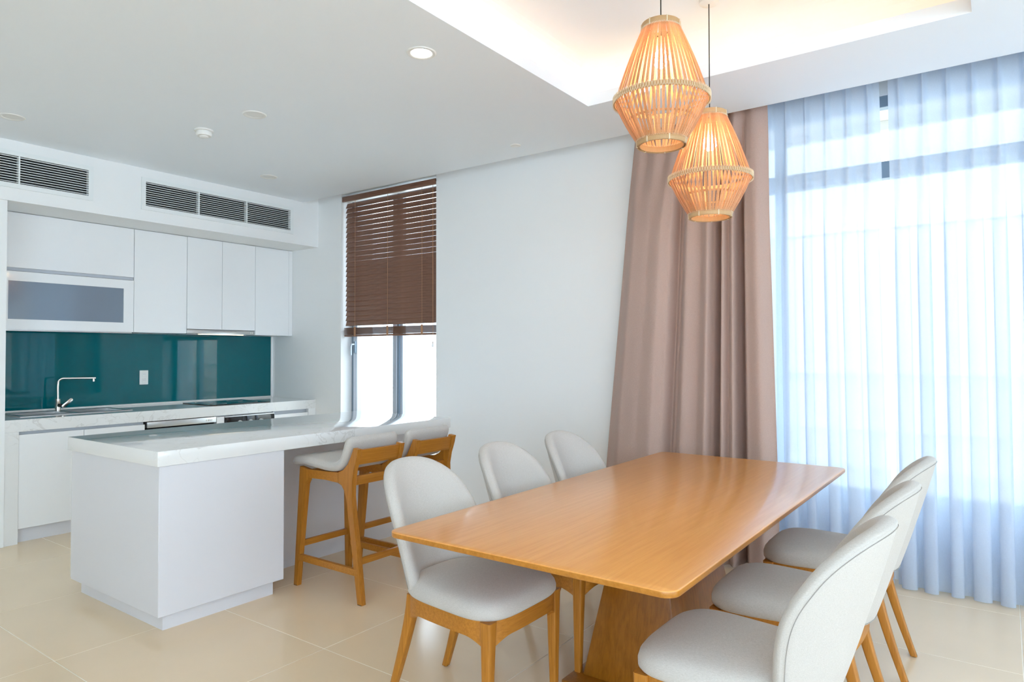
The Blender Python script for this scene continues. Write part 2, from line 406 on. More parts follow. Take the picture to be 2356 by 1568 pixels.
# ------------------------------------------------------------------ wooden venetian blind
bl = empty('venetian_blind', (XW+.05, 4.765, 1.545)); tag(bl, 'dark brown wooden venetian blind lowered halfway over the narrow window', 'blind')
BY0, BY1 = 4.137, 5.385
bx('headrail', XW-.002, XW+.012, BY0-.008, BY1+.012, 2.90, 2.953, 'blind', bl, .003)
bx('rail_box', XW+.014, XW+.075, BY0+.005, BY1-.005, 2.905, 2.948, 'plastic', bl)
bm = box(B(), -.0275, .0275, BY0-4.765+.004, BY1-4.765-.004, -.0014, .0014, .0007, 1)
s0 = obj('slat', bm, 'blind', None); s0.parent = bl
z = 2.866; k = 0; sl = s0
zs = []
while z > 1.665: zs.append(z); z -= .0494
for k, z in enumerate(zs):
    if k: sl = s0.copy(); C.objects.link(sl)
    sl.location = (XW+.045-bl.location.x, 0, z-bl.location.z)
    sl.rotation_euler = (0, math.radians(-72 if k > 7 else -72+(7-k)*.7) + math.radians(random.uniform(-1.2, 1.2)), 0)
for k in range(15):
    sl = s0.copy(); C.objects.link(sl); sl.location = (XW+.045-bl.location.x + random.uniform(-.0015, .0015), random.uniform(-.002, .002), 1.5685+k*.0046-bl.location.z); sl.rotation_euler = (0, 0, 0)
bx('bottom_rail', XW+.018, XW+.072, BY0+.004, BY1-.004, 1.546, 1.564, 'blind', bl, .004)
for y in (4.31, 4.76, 5.22):
    bm = B()
    for x in (XW+.016, XW+.074): tube(bm, [(x, y, 2.90), (x, y, 1.546)], .0016, 5)
    obj('ladder_cord', bm, 'cord', bl)
    bx('ladder_tape', XW+.0135, XW+.0165, y-.012, y+.012, 1.548, 1.642, 'cord', bl)
bm = B(); tube(bm, [(XW+.008, 4.165, 2.90), (XW+.008, 4.163, 1.48)], .0014, 5); tube(bm, [(XW+.008, 4.172, 2.90), (XW+.008, 4.17, 1.48)], .0014, 5)
obj('pull_cord', bm, 'cord', bl)
obj('cord_tassel', lathe(B(), [(0, 1.485), (.006, 1.48), (.009, 1.44), (.009, 1.435), (0, 1.435)], (XW+.008, 4.167), 10), 'white_cord', bl, True)

# ------------------------------------------------------------------ large window behind the curtains (window_2)
w2 = empty('window_2', (XW+.21, .4, .41)); struct(w2, 'wide grey-framed window behind the sheer curtains')
X0, X1 = XW+.25, XW+.32
for z0, z1 in ((.40, .52), (2.465, 2.57), (2.91, 2.98)): bx('frame_rail', X0, X1, -1.15, 1.95, z0, z1, 'alu', w2, .003, 1)
bx('frame_head', X0-.02, X1+.04, -1.15, 1.95, 2.98, ZT, 'wall', w2)
for y in (1.914, 1.22, -.36, -1.114): bx('frame_stile', X0+.005, X1-.005, y-.035, y+.035, .52, 2.91, 'alu', w2, .003, 1)
for a, b in ((1.255, 1.879), (-.325, 1.185), (-1.079, -.395)):
    bx('pane', X0+.03, X0+.034, a, b, .52, 2.465, 'glass', w2); bx('pane', X0+.03, X0+.034, a, b, 2.57, 2.91, 'glass', w2)
w3 = empty('fill_window_3', (1, YR-.1, .35)); struct(w3, 'added unseen window behind the camera, for fill daylight')  # added out of view to bring fill daylight into the room
for z0, z1 in ((.12, .19), (2.78, 2.85)): bx('frame_rail', FILLWIN3[0], FILLWIN3[1], YR-.13, YR-.07, z0, z1, 'alu', w3)
for k in range(5):
    x = lerp(FILLWIN3[0]+.03, FILLWIN3[1]-.03, k/4); bx('frame_stile', x-.03, x+.03, YR-.13, YR-.07, .19, 2.78, 'alu', w3)
    if k < 4: bx('pane', x+.03, lerp(FILLWIN3[0]+.03, FILLWIN3[1]-.03, (k+1)/4)-.03, YR-.102, YR-.098, .19, 2.78, 'glass', w3)

w4 = empty('fill_window_4', (XL-.1, .7, .12)); struct(w4, 'added window in the unseen left wall, for fill daylight')  # second added opening, out of view, for more even fill light
for z0, z1 in ((.12, .19), (2.78, 2.85)): bx('frame_rail', XL-.13, XL-.07, FILLWIN4[0], FILLWIN4[1], z0, z1, 'alu', w4)
for k in range(5):
    y = lerp(FILLWIN4[0]+.03, FILLWIN4[1]-.03, k/4); bx('frame_stile', XL-.13, XL-.07, y-.03, y+.03, .19, 2.78, 'alu', w4)
    if k < 4: bx('pane', XL-.102, XL-.098, y+.03, lerp(FILLWIN4[0]+.03, FILLWIN4[1]-.03, (k+1)/4)-.03, .19, 2.78, 'glass', w4)

# ------------------------------------------------------------------ curtains
def cloth(name, cols, rows, fn, mat, parent=None, thick=0):
    """fn(s,t) -> point; s across, t from top to hem"""
    bm = B(); g_ = [[bm.verts.new(fn(i/cols, j/rows)) for i in range(cols+1)] for j in range(rows+1)]
    for j in range(rows):
        for i in range(cols): bm.faces.new([g_[j][i], g_[j][i+1], g_[j+1][i+1], g_[j+1][i]])
    o = obj(name, bm, mat, parent, 'all')
    if thick:
        md = o.modifiers.new('thickness', 'SOLIDIFY'); md.thickness = thick; md.offset = 0
    return o
def smooth_tab(tab, x):
    if x <= tab[0][0]: return tab[0][1]
    for (a, va), (b, vb) in zip(tab, tab[1:]):
        if x <= b:
            t = (x-a)/(b-a); t = t*t*(3-2*t); return va+(vb-va)*t
    return tab[-1][1]
# taupe drape: fold table (s, position across 0..1, depth 0 wall .. 1 room)
FOLD = [(0, .35), (.10, .75), (.20, .82), (.30, 1.0), (.355, .75), (.39, .12), (.42, .3), (.48, .85), (.56, .68), (.62, .94), (.645, .5), (.668, -.12), (.69, .3), (.715, .88), (.745, .55), (.78, .88), (.80, .2), (.815, -.18), (.835, .3), (.862, .85), (.93, 1.0), (1, .6)]
FTOP = [(0, .4), (.06, .7), (.12, .3), (.20, .8), (.27, .2), (.34, .8), (.42, .15), (.50, .8), (.565, .1), (.60, .75), (.645, .05), (.68, .7), (.72, .0), (.77, .8), (.83, .35), (.90, .75), (1, .5)]
def taupe(s, t):
    z = lerp(3.04, .012, t)
    f = min(1, t/.30); f = f*f*(3-2*f)
    yt = lerp(2.115, 1.215, s); yb = lerp(2.335+.05*math.sin(max(0, t-.3)*2), 1.145, s)
    y = lerp(yt, yb, min(1, t*1.15)**.8)
    d = lerp(smooth_tab(FTOP, s)*.07, smooth_tab(FOLD, s)*.15, f)
    return (XC+.155 - d - .012*math.sin(t*PI)*math.sin(s*9), y, z)
dr = cloth('drape', 230, 48, taupe, 'taupe', None, .004)
tag(dr, 'heavy taupe blackout curtain gathered at the left of the wide window', 'curtain')
hd = bx('heading_tape', XC+.085, XC+.10, 1.215, 2.115, 3.035, 3.06, 'taupe', dr)
def sheer(y0, y1, x, pitch, name, label, phase=0, lean0=0, lean1=0):
    n = round((y0-y1)/pitch); cols = n*18; rows = 40
    rnd = random.Random(3+n); am = [rnd.uniform(.7, 1.25) for _ in range(n+2)]; sh = [rnd.uniform(-.18, .18) for _ in range(n+2)]
    def fn(s, t):
        z = lerp(3.045, .008, t)
        q = s*n + phase; k = int(q); fr = q-k
        a = lerp(am[k % (n+2)], am[(k+1) % (n+2)], fr); s_ = lerp(sh[k % (n+2)], sh[(k+1) % (n+2)], fr)
        pin = math.exp(-((fr-.5)/.11)**2)*.060                    # pinch pleat at the heading
        wav = (.5-.5*math.cos(2*PI*fr))**1.1*.072*a               # soft fold lower down
        f = min(1, max(0, (t-.03)/.40)); f = f*f*(3-2*f)
        d = lerp(pin, wav, f)
        y = lerp(y0, y1, s) + f*s_*.10*math.sin(2*PI*fr) + lerp(lean0, lean1, s)*t
        y -= f*.0148*a*math.sin(4*PI*fr)
        return (x-d, y, z)
    o = cloth(name, cols, rows, fn, 'sheer'); tag(o, label, 'curtain', 'sheer curtains over the wide window')
    return o
sheer(1.55, .602, XW+.105, .112, 'sheer_curtain', 'white sheer curtain panel between the taupe drape and the gap', 0, 0, -.055)
sheer(.556, -1.12, XW+.105, .116, 'sheer_curtain', 'white sheer curtain panel right of the gap, behind the dining chairs', 0, -.03, 0)

# ------------------------------------------------------------------ kitchen: wall cabinets
def cab(name, x0, x1, z0, z1, label, group=None, y=YU, depth=None):
    r = empty(name, ((x0+x1)/2, y+.02, z0)); tag(r, label, 'cabinet', group)
    bx('body', x0+.001, x1-.001, y+.021, (y+.021+depth) if depth else YW-.002, z0, z1, 'lacq', r)
    return r
WG = 'white wall cabinets over the teal splashback'
c = cab('wall_cabinet', 1.815, 2.876, 2.024, 2.478, 'wide white lift-up wall cabinet above the grey glass front', WG)
bx('door', 1.93, 2.8745, YU, YU+.02, 2.048, 2.476, 'lacq', c, .0015, 1); bx('filler_strip', 1.815, 1.928, YU, YU+.02, 2.024, 2.476, 'lacq', c); bx('grip_recess', 1.93, 2.8745, YU+.016, YU+.0205, 2.024, 2.047, 'gap', c)
c = cab('wall_cabinet', 1.815, 2.876, 1.566, 2.022, 'white wall cabinet with a grey glass front above the tap', WG)
bm = B()
for a in cells((1.93, 2.8745), (1.568, 2.020), [(1.945, 2.792, 1.648, 1.945)]): box(bm, a[0], a[1], YU, YU+.02, a[2], a[3])
dd = obj('door', bm, 'lacq', c); bx('glass_panel', 1.945, 2.792, YU+.006, YU+.012, 1.648, 1.945, 'cabglass', dd)
bx('filler_strip', 1.815, 1.928, YU, YU+.02, 1.568, 2.022, 'lacq', c); bx('light_strip', 1.93, 2.87, YU+.02, YU+.05, 1.558, 1.566, 'steel', c)
c = cab('wall_cabinet', 2.878, 3.355, 1.566, 2.478, 'tall white wall cabinet with one door, left of the hood', WG)
bx('door', 2.8785, 3.3545, YU, YU+.02, 1.568, 2.476, 'lacq', c, .0015, 1)
c = cab('wall_cabinet', 3.357, 4.072, 1.616, 2.478, 'white two-door wall cabinet above the range hood', WG)
bx('door', 3.3585, 3.7085, YU, YU+.02, 1.610, 2.476, 'lacq', c, .0015, 1); bx('door', 3.7115, 4.0715, YU, YU+.02, 1.610, 2.476, 'lacq', c, .0015, 1)
c = cab('wall_cabinet', 4.074, XW-.001, 1.566, 2.478, 'narrow white wall cabinet at the right end by the wall', WG)
bx('door', 4.0745, 4.472, YU, YU+.02, 1.568, 2.476, 'lacq', c, .0015, 1); bx('filler_strip', 4.4745, XW-.002, YU+.002, YU+.02, 1.568, 2.476, 'lacq', c)
hd = empty('range_hood', (3.715, YU+.03, 1.566)); tag(hd, 'slim steel range hood under the two-door cabinet', 'range hood')
bx('housing', 3.362, 4.068, YU+.008, YW-.02, 1.566, 1.606, 'steel', hd, .003); bx('lamp', 3.50, 3.95, YU+.012, YU+.06, 1.561, 1.5655, 'hoodl', hd); bx('filter', 3.40, 4.03, YU+.09, YW-.06, 1.561, 1.5655, 'gap', hd)
for x in (4.02, 4.04): bx('button', x, x+.01, YU+.004, YU+.0085, 1.58, 1.592, 'plastic', hd)

# splashback, outlet
sp = bx('splashback', 1.808, 4.487, YW-.010, YW-.001, .917, 1.563, 'teal', None, .001, 1); tag(sp, 'glossy teal glass splashback behind the kitchen counter', 'splashback')
bx('seal_strip', 1.808, 4.487, YW-.014, YW-.011, .901, .915, 'plastic', sp); bx('edge_trim', 4.4875, 4.494, YW-.012, YW-.001, .901, 1.563, 'plastic', sp)
ou = bx('wall_outlet', 3.086, 3.164, YW-.021, YW-.0105, 1.090, 1.222, 'plastic', None, .003); tag(ou, 'white power outlet on the teal splashback', 'outlet')
for z in (1.128, 1.184):
    q = bx('socket', 3.108, 3.142, YW-.0245, YW-.0212, z-.02, z+.02, 'plastic', ou, .002)
    for x in (3.118, 3.131): bx('slot', x-.0015, x+.0015, YW-.0250, YW-.0244, z-.004, z+.01, 'gap', q)

# counter run
SK = (1.985, 2.765, 6.02, 6.43)
bm = B()
for a in cells((1.808, XW-.001), (YK, YW-.015), [SK]): box(bm, a[0], a[1], a[2], a[3], .812, .90)
XX = obj('kitchen_counter', bm, 'marble'); tag(XX, 'white quartz counter slab along the back wall with sink and cooktop', 'countertop')
wf = bx('waterfall_panel', 1.808, 1.896, YK+.001, YW-.016, 0, .8115, 'marble', None, .001, 1); tag(wf, 'upright white quartz end panel at the left of the kitchen counter', 'end panel')
BG = 'white base cabinets under the kitchen counter'
def base(x0, x1, doors, label, drawer=False, top=.81):
    r = empty('base_cabinet', ((x0+x1)/2, YK+.06, 0)); tag(r, label, 'cabinet', BG)
    bx('body', x0+.001, x1-.001, YK+.055, YW-.02, .10, top, 'lacq', r); bx('grip_channel', x0+.001, x1-.001, YK+.04, YK+.054, .69, .811, 'gap', r); bx('toe_kick', x0, x1, YK+.06, YK+.08, 0, .0995, 'lacq_matt', r)
    n = len(doors)-1
    for a, b in zip(doors, doors[1:]):
        if drawer:
            for z0, z1 in ((.106, .44), (.443, .776)): bx('drawer', a+.0015, b-.0015, YK+.012, YK+.03, z0, z1, 'lacq', r, .0015, 1)
        else: bx('door', a+.0015, b-.0015, YK+.012, YK+.03, .106, .788, 'lacq', r, .0015, 1)
base(1.897, 2.795, (1.897, 2.332, 2.795), 'white two-door base cabinet under the sink', False, .69)
base(4.035, 4.431, (4.035, 4.431), 'narrow white drawer cabinet right of the oven', True)
bx('end_panel', 4.432, XW-.002, YK+.004, YK+.05, 0, .8115, 'lacq', bpy.data.objects['base_cabinet.001'])
dw = empty('dishwasher', (3.115, YK+.03, 0)); tag(dw, 'built-in dishwasher with a steel control strip under the counter', 'dishwasher')
bx('body', 2.80, 3.43, YK+.055, YW-.03, .10, .81, 'dark', dw); bx('control_panel', 2.812, 3.425, YK+.008, YK+.054, .756, .805, 'steel', dw, .002); bx('front', 2.812, 3.425, YK+.012, YK+.03, .106, .742, 'lacq', dw, .0015, 1)
bx('toe_kick', 2.80, 3.43, YK+.06, YK+.08, 0, .0995, 'lacq_matt', dw)
for k in range(3): bx('button', 3.33+k*.022, 3.342+k*.022, YK+.004, YK+.0085, .772, .784, 'plastic', dw)
ov = empty('oven', (3.73, YK+.03, 0)); tag(ov, 'built-in black oven with three pale knobs below the cooktop', 'oven')
bx('body', 3.435, 4.03, YK+.055, YW-.03, .10, .81, 'lacq_matt', ov); bx('side_filler', 3.432, 3.505, YK+.012, YK+.054, .10, .80, 'lacq', ov)
bx('control_panel', 3.508, 4.03, YK+.008, YK+.054, .69, .79, 'black', ov, .002); bx('trim_strip', 3.508, 4.03, YK+.006, YK+.05, .791, .80, 'steel', ov)
dr_ = bx('door', 3.508, 4.03, YK+.008, YK+.054, .12, .685, 'black', ov, .002); obj('handle', tube(B(), [(3.56, YK-.02, .645), (3.98, YK-.02, .645)], .009, 10), 'steel', dr_, True)
for x in (3.66, 3.77, 3.88):
    bm = B(); tube(bm, [(x, YK+.007, .735), (x, YK-.018, .735)], [.020, .016], 16); obj('knob', bm, 'plastic', ov, True)
bx('toe_kick', 3.435, 4.03, YK+.06, YK+.08, 0, .0995, 'lacq_matt', ov)

# cooktop, sink, tap
ck = bx('cooktop', 3.42, 4.035, 5.885, 6.385, .9005, .907, 'black', None, .002, 1); tag(ck, 'flat black glass cooktop set on the counter', 'cooktop')
for x, y, r_ in ((3.57, 6.02, .075), (3.88, 6.02, .09), (3.57, 6.25, .09), (3.88, 6.25, .075)):
    bm = B(); lathe(bm, [(r_-.003, .9072), (r_-.003, .9076), (r_, .9076), (r_, .9072)], (x, y), 32); obj('heating_ring', bm, 'gap', ck)
sk = empty('kitchen_sink', (2.37, 6.22, .70)); tag(sk, 'steel double-bowl sink set into the kitchen counter', 'sink')
bowls = [(2.015, 2.33, 6.055, 6.36), (2.40, 2.735, 6.055, 6.36)]
bm = B()
for a in cells((SK[0]-.018, SK[1]+.018), (SK[2]-.018, SK[3]+.018), bowls): box(bm, a[0], a[1], a[2], a[3], .9003, .9045)
obj('rim', bm, 'steel', sk)
for b_ in bowls:
    bm = B()
    for a in cells((b_[0]-.004, b_[1]+.004), (b_[2]-.004, b_[3]+.004), [b_]): box(bm, a[0], a[1], a[2], a[3], .725, .9002)
    box(bm, b_[0]-.004, b_[1]+.004, b_[2]-.004, b_[3]+.004, .72, .725); q = obj('bowl', bm, 'steel', sk)
    obj('drain', lathe(B(), [(0, .7258), (.035, .7258), (.04, .7252)], ((b_[0]+b_[1])/2, 6.21), 20), 'gap', q)
tp = empty('kitchen_tap', (2.366, 6.40, .9045)); tag(tp, 'satin nickel swan-neck tap at the sink', 'tap')
TXp, TYp = 2.366, 6.40
obj('base', lathe(B(), [(0, .9048), (.021, .9048), (.021, .965), (.0195, .967), (.0195, 1.003), (.0, 1.004)], (TXp, TYp), 24), 'chrome', tp, True)
path = [(TXp, TYp, 1.0), (TXp-.002, TYp, 1.10), (TXp, TYp-.001, 1.135)]
for k in range(1, 7):
    a = PI/2*k/6; path.append((TXp+.035*(1-math.cos(a)), TYp-.02*(1-math.cos(a)), 1.135+.038*math.sin(a)))
path += [(TXp+.12, TYp-.07, 1.173), (TXp+.235, TYp-.137, 1.172)]
obj('spout', tube(B(), path, .0095, 12), 'chrome', tp, True)
obj('aerator', tube(B(), [(TXp+.22, TYp-.128, 1.166), (TXp+.22, TYp-.128, 1.143)], .010, 12), 'chrome', tp, True)
bm = B(); prism(bm, rpoly([(TXp+.004, .945), (TXp+.022, .925), (TXp+.098, .990), (TXp+.080, 1.012)], .011, 5), 1, TYp-.055, TYp-.043, .002)
obj('lever', bm, 'chrome', tp, True); obj('lever_joint', tube(B(), [(TXp, TYp-.018, .95), (TXp+.012, TYp-.044, .95)], .014, 12), 'black', tp, True)

# ------------------------------------------------------------------ island
isl = empty('kitchen_island', (2.75, 3.9, 0)); tag(isl, 'white kitchen island base with a deep block and a recessed knee wall', 'island')
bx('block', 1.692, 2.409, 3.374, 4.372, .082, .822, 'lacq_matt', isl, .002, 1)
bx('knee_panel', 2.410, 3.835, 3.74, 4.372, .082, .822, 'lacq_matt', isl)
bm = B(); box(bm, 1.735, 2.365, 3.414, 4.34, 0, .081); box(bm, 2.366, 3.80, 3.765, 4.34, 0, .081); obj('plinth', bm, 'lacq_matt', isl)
for k in range(4):
    a = lerp(1.695, 3.832, k/4); b_ = lerp(1.695, 3.832, (k+1)/4); bx('door', a+.0015, b_-.0015, 4.373, 4.392, .088, .79, 'lacq', isl, .0015, 1)
it = bx('island_worktop', 1.679, 3.8515, 3.3631, 4.400, .8225, .8976, 'marble', None, .002, 2); tag(it, 'long white quartz worktop on the kitchen island', 'countertop')

# ------------------------------------------------------------------ bar stools
def make_stool():
    r = empty('bar_stool')
    path = [(.350, .716), (.325, .732), (.24, .738), (.14, .730), (.04, .722), (-.02, .722), (-.065, .732), (-.100, .756), (-.122, .79), (-.138, .83), (-.152, .87), (-.163, .905)]
    L = [0]
    for a, b in zip(path, path[1:]): L.append(L[-1]+math.dist(a, b))
    T = L[-1]
    def mp(u, w_, h):
        s = min(max(w_+T/2, 0), T)
        y = interp(list(zip(L, [p[0] for p in path])), s); z_ = interp(list(zip(L, [p[1] for p in path])), s)
        e = .02; y2, z2 = interp(list(zip(L, [p[0] for p in path])), min(T, s+e)), interp(list(zip(L, [p[1] for p in path])), min(T, s+e))
        y1, z1 = interp(list(zip(L, [p[0] for p in path])), max(0, s-e)), interp(list(zip(L, [p[1] for p in path])), max(0, s-e))
        t = Vector((y2-y1, z2-z1)).normalized(); nrm = Vector((t.y, -t.x))   # up / front
        nrm = -nrm if nrm.y < -1e-4 and s < T*.5 else nrm
        if s < T*.55 and nrm.y < 0: nrm = -nrm
        return (u, y+nrm.x*h, z_+nrm.y*h)
    bm = B(); us, vs_ = 16, 44
    # grid shell (both faces + rim) keeps the bend smooth
    def hw(w_):
        q = min(1, (T/2-abs(w_))/.05); q = max(0, q); return .172+.023*math.sqrt(max(0, 1-(1-q)**2))
    # normal direction test: front of seat -> up, back -> toward +y
    def mp2(u, s, h):
        y = interp(list(zip(L, [p[0] for p in path])), s); z_ = interp(list(zip(L, [p[1] for p in path])), s)
        e = .025; a = max(0, s-e); b = min(T, s+e)
        ty = interp(list(zip(L, [p[0] for p in path])), b)-interp(list(zip(L, [p[0] for p in path])), a)
        tz = interp(list(zip(L, [p[1] for p in path])), b)-interp(list(zip(L, [p[1] for p in path])), a)
        l_ = math.hypot(ty, tz); return (u, y+tz/l_*h, z_-ty/l_*h)
    top, bot = [], []
    for j in range(vs_+1):
        s = T*j/vs_; w_ = s-T/2; W = hw(w_); ed = min(1, (T/2-abs(w_))/.03)
        rt, rb = [], []
        for i in range(us+1):
            q = math.sin((i/us-.5)*PI); u = q*W
            e2 = min(1, (W-abs(u))/.03); k_ = math.sqrt(max(0, 1-(1-min(ed, 1))**2))*math.sqrt(max(0, 1-(1-e2)**2))
            th = .027*k_
            rt.append(bm.verts.new(mp2(u, s, th+.004))); rb.append(bm.verts.new(mp2(u, s, -th*.9)))
        top.append(rt); bot.append(rb)
    for j in range(vs_):
        for i in range(us):
            bm.faces.new([top[j][i], top[j][i+1], top[j+1][i+1], top[j+1][i]]); bm.faces.new([bot[j][i+1], bot[j][i], bot[j+1][i], bot[j+1][i+1]])
        for i in (0, us): bm.faces.new([top[j][i], top[j+1][i], bot[j+1][i], bot[j][i]])
    for j in (0, vs_):
        for i in range(us): bm.faces.new([top[j][i], top[j][i+1], bot[j][i+1], bot[j][i]])
    obj('seat_shell', bm, 'linen', r, 'all')
    def splay(bm):
        for v in bm.verts:
            if v.co.z < .65: v.co.x += math.copysign((.65-v.co.z)*.045, v.co.x)
        return bm
    for sx in (-1, 1):
        xo, xi = sx*.182, sx*.150
        fl_ = [(.298, 0), (.264, 0), (.226, .60), (.205, .627), (.205, .690), (.283, .702)]
        bm = prism(B(), fl_, 0, xi, xo, .003); q = obj('leg', splay(bm), 'oak', r, True)
        obj('foot_pad', splay(prism(B(), [(.296, -.0), (.266, -.0), (.266, .004), (.296, .004)], 0, xi, xo)), 'rubber', q)
        rl = [(-.300, 0), (-.250, .27), (-.206, .47), (-.186, .58), (-.182, .66), (-.196, .73), (-.224, .80), (-.236, .843), (-.196, .848), (-.176, .80), (-.150, .75), (-.112, .715), (-.060, .700), (-.060, .640), (-.100, .632), (-.128, .60), (-.142, .56), (-.182, .38), (-.222, .20), (-.264, 0)]
        bm = prism(B(), rl, 0, xi, xo, .003); q = obj('leg', splay(bm), 'oak', r, True)
        obj('foot_pad', splay(prism(B(), [(-.298, 0), (-.266, 0), (-.266, .004), (-.298, .004)], 0, xi, xo)), 'rubber', q)
        bm = prism(B(), [(-.0595, .640), (.05, .645), (.2045, .640), (.2045, .690), (.06, .694), (-.0595, .699)], 0, sx*.153, sx*.179); obj('side_rail', bm, 'oakx', r, True)
        bm = prism(B(), [(-.262, .150), (.262, .150), (.262, .186), (-.255, .186)], 0, sx*.160, sx*.184, .002); obj('stretcher', splay(bm), 'oakx', r, True)
    bm = box(B(), -.149, .149, .222, .244, .632, .682, .002); obj('front_rail', bm, 'oakx', r, True)
    bm = box(B(), -.149, .149, -.160, -.138, .628, .680, .002); obj('back_rail', bm, 'oakx', r, True)
    bm = prism(B(), [(-.205, .752), (-.182, .752), (-.202, .836), (-.226, .836)], 0, -.149, .149, .002); obj('back_rest_rail', bm, 'oakx', r, True)
    bm = box(B(), -.165, .165, .258, .280, .225, .261, .002); obj('stretcher', bm, 'oakx', r, True)
    bm = box(B(), -.165, .165, -.252, -.230, .205, .241, .002); obj('stretcher', bm, 'oakx', r, True)
    return r
st = make_stool(); st.location = (2.745, 3.155, 0)
tag(st, 'oak bar stool with a cream seat, nearer one beside the island block', 'bar stool', 'bar stools at the island')
s2 = copy_tree(st); s2.location = (3.215, 3.155, 0); s2['label'] = 'oak bar stool with a cream seat, farther one at the island end by the wall'

# ------------------------------------------------------------------ dining table
tb = empty('dining_table', (2.885, 1.24, 0)); tag(tb, 'long oak dining table on a flared pedestal', 'table')
TTX0, TTX1, TTY0, TTY1 = 1.695, 4.085, .708, 1.782
bm = B(); o1 = rpoly([(TTX0, TTY0), (TTX1, TTY0), (TTX1, TTY1), (TTX0, TTY1)], .045, 8)
def inset(d): return rpoly([(TTX0+d, TTY0+d), (TTX1-d, TTY0+d), (TTX1-d, TTY1-d), (TTX0+d, TTY1-d)], max(.045-d, .01), 8)
lv = [(inset(.0035), .75), (inset(.001), .7488), (inset(0), .7465), (inset(0), .733), (inset(.002), .730), (inset(.05), .716)]
rings = [[bm.verts.new((x, y, z_)) for x, y in o_] for o_, z_ in lv]
for a, b in zip(rings, rings[1:]):
    for k in range(len(a)): bm.faces.new([a[k], a[(k+1) % len(a)], b[(k+1) % len(b)], b[k]])
bm.faces.new(rings[0]); bm.faces.new(rings[-1][::-1])
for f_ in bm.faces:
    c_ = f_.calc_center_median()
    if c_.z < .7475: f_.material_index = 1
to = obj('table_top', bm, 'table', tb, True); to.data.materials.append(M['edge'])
bm = B(); PX, PY = 2.885, 1.24
lo = [bm.verts.new((PX+sx*.382, PY+sy*.211, .030)) for sx, sy in ((-1, -1), (1, -1), (1, 1), (-1, 1))]; hi = [bm.verts.new((PX+sx*.248, PY+sy*.097, .7155)) for sx, sy in ((-1, -1), (1, -1), (1, 1), (-1, 1))]
bm.faces.new(lo[::-1]); bm.faces.new(hi)
for k in range(4): bm.faces.new([lo[k], lo[(k+1) % 4], hi[(k+1) % 4], hi[k]])
bmesh.ops.bevel(bm, geom=list(bm.edges), offset=.004, segments=2, affect='EDGES', profile=.5)
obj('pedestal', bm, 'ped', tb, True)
bx('base_plate', PX-.47, PX+.47, PY-.262, PY+.262, 0, .0295, 'ped', tb, .003)

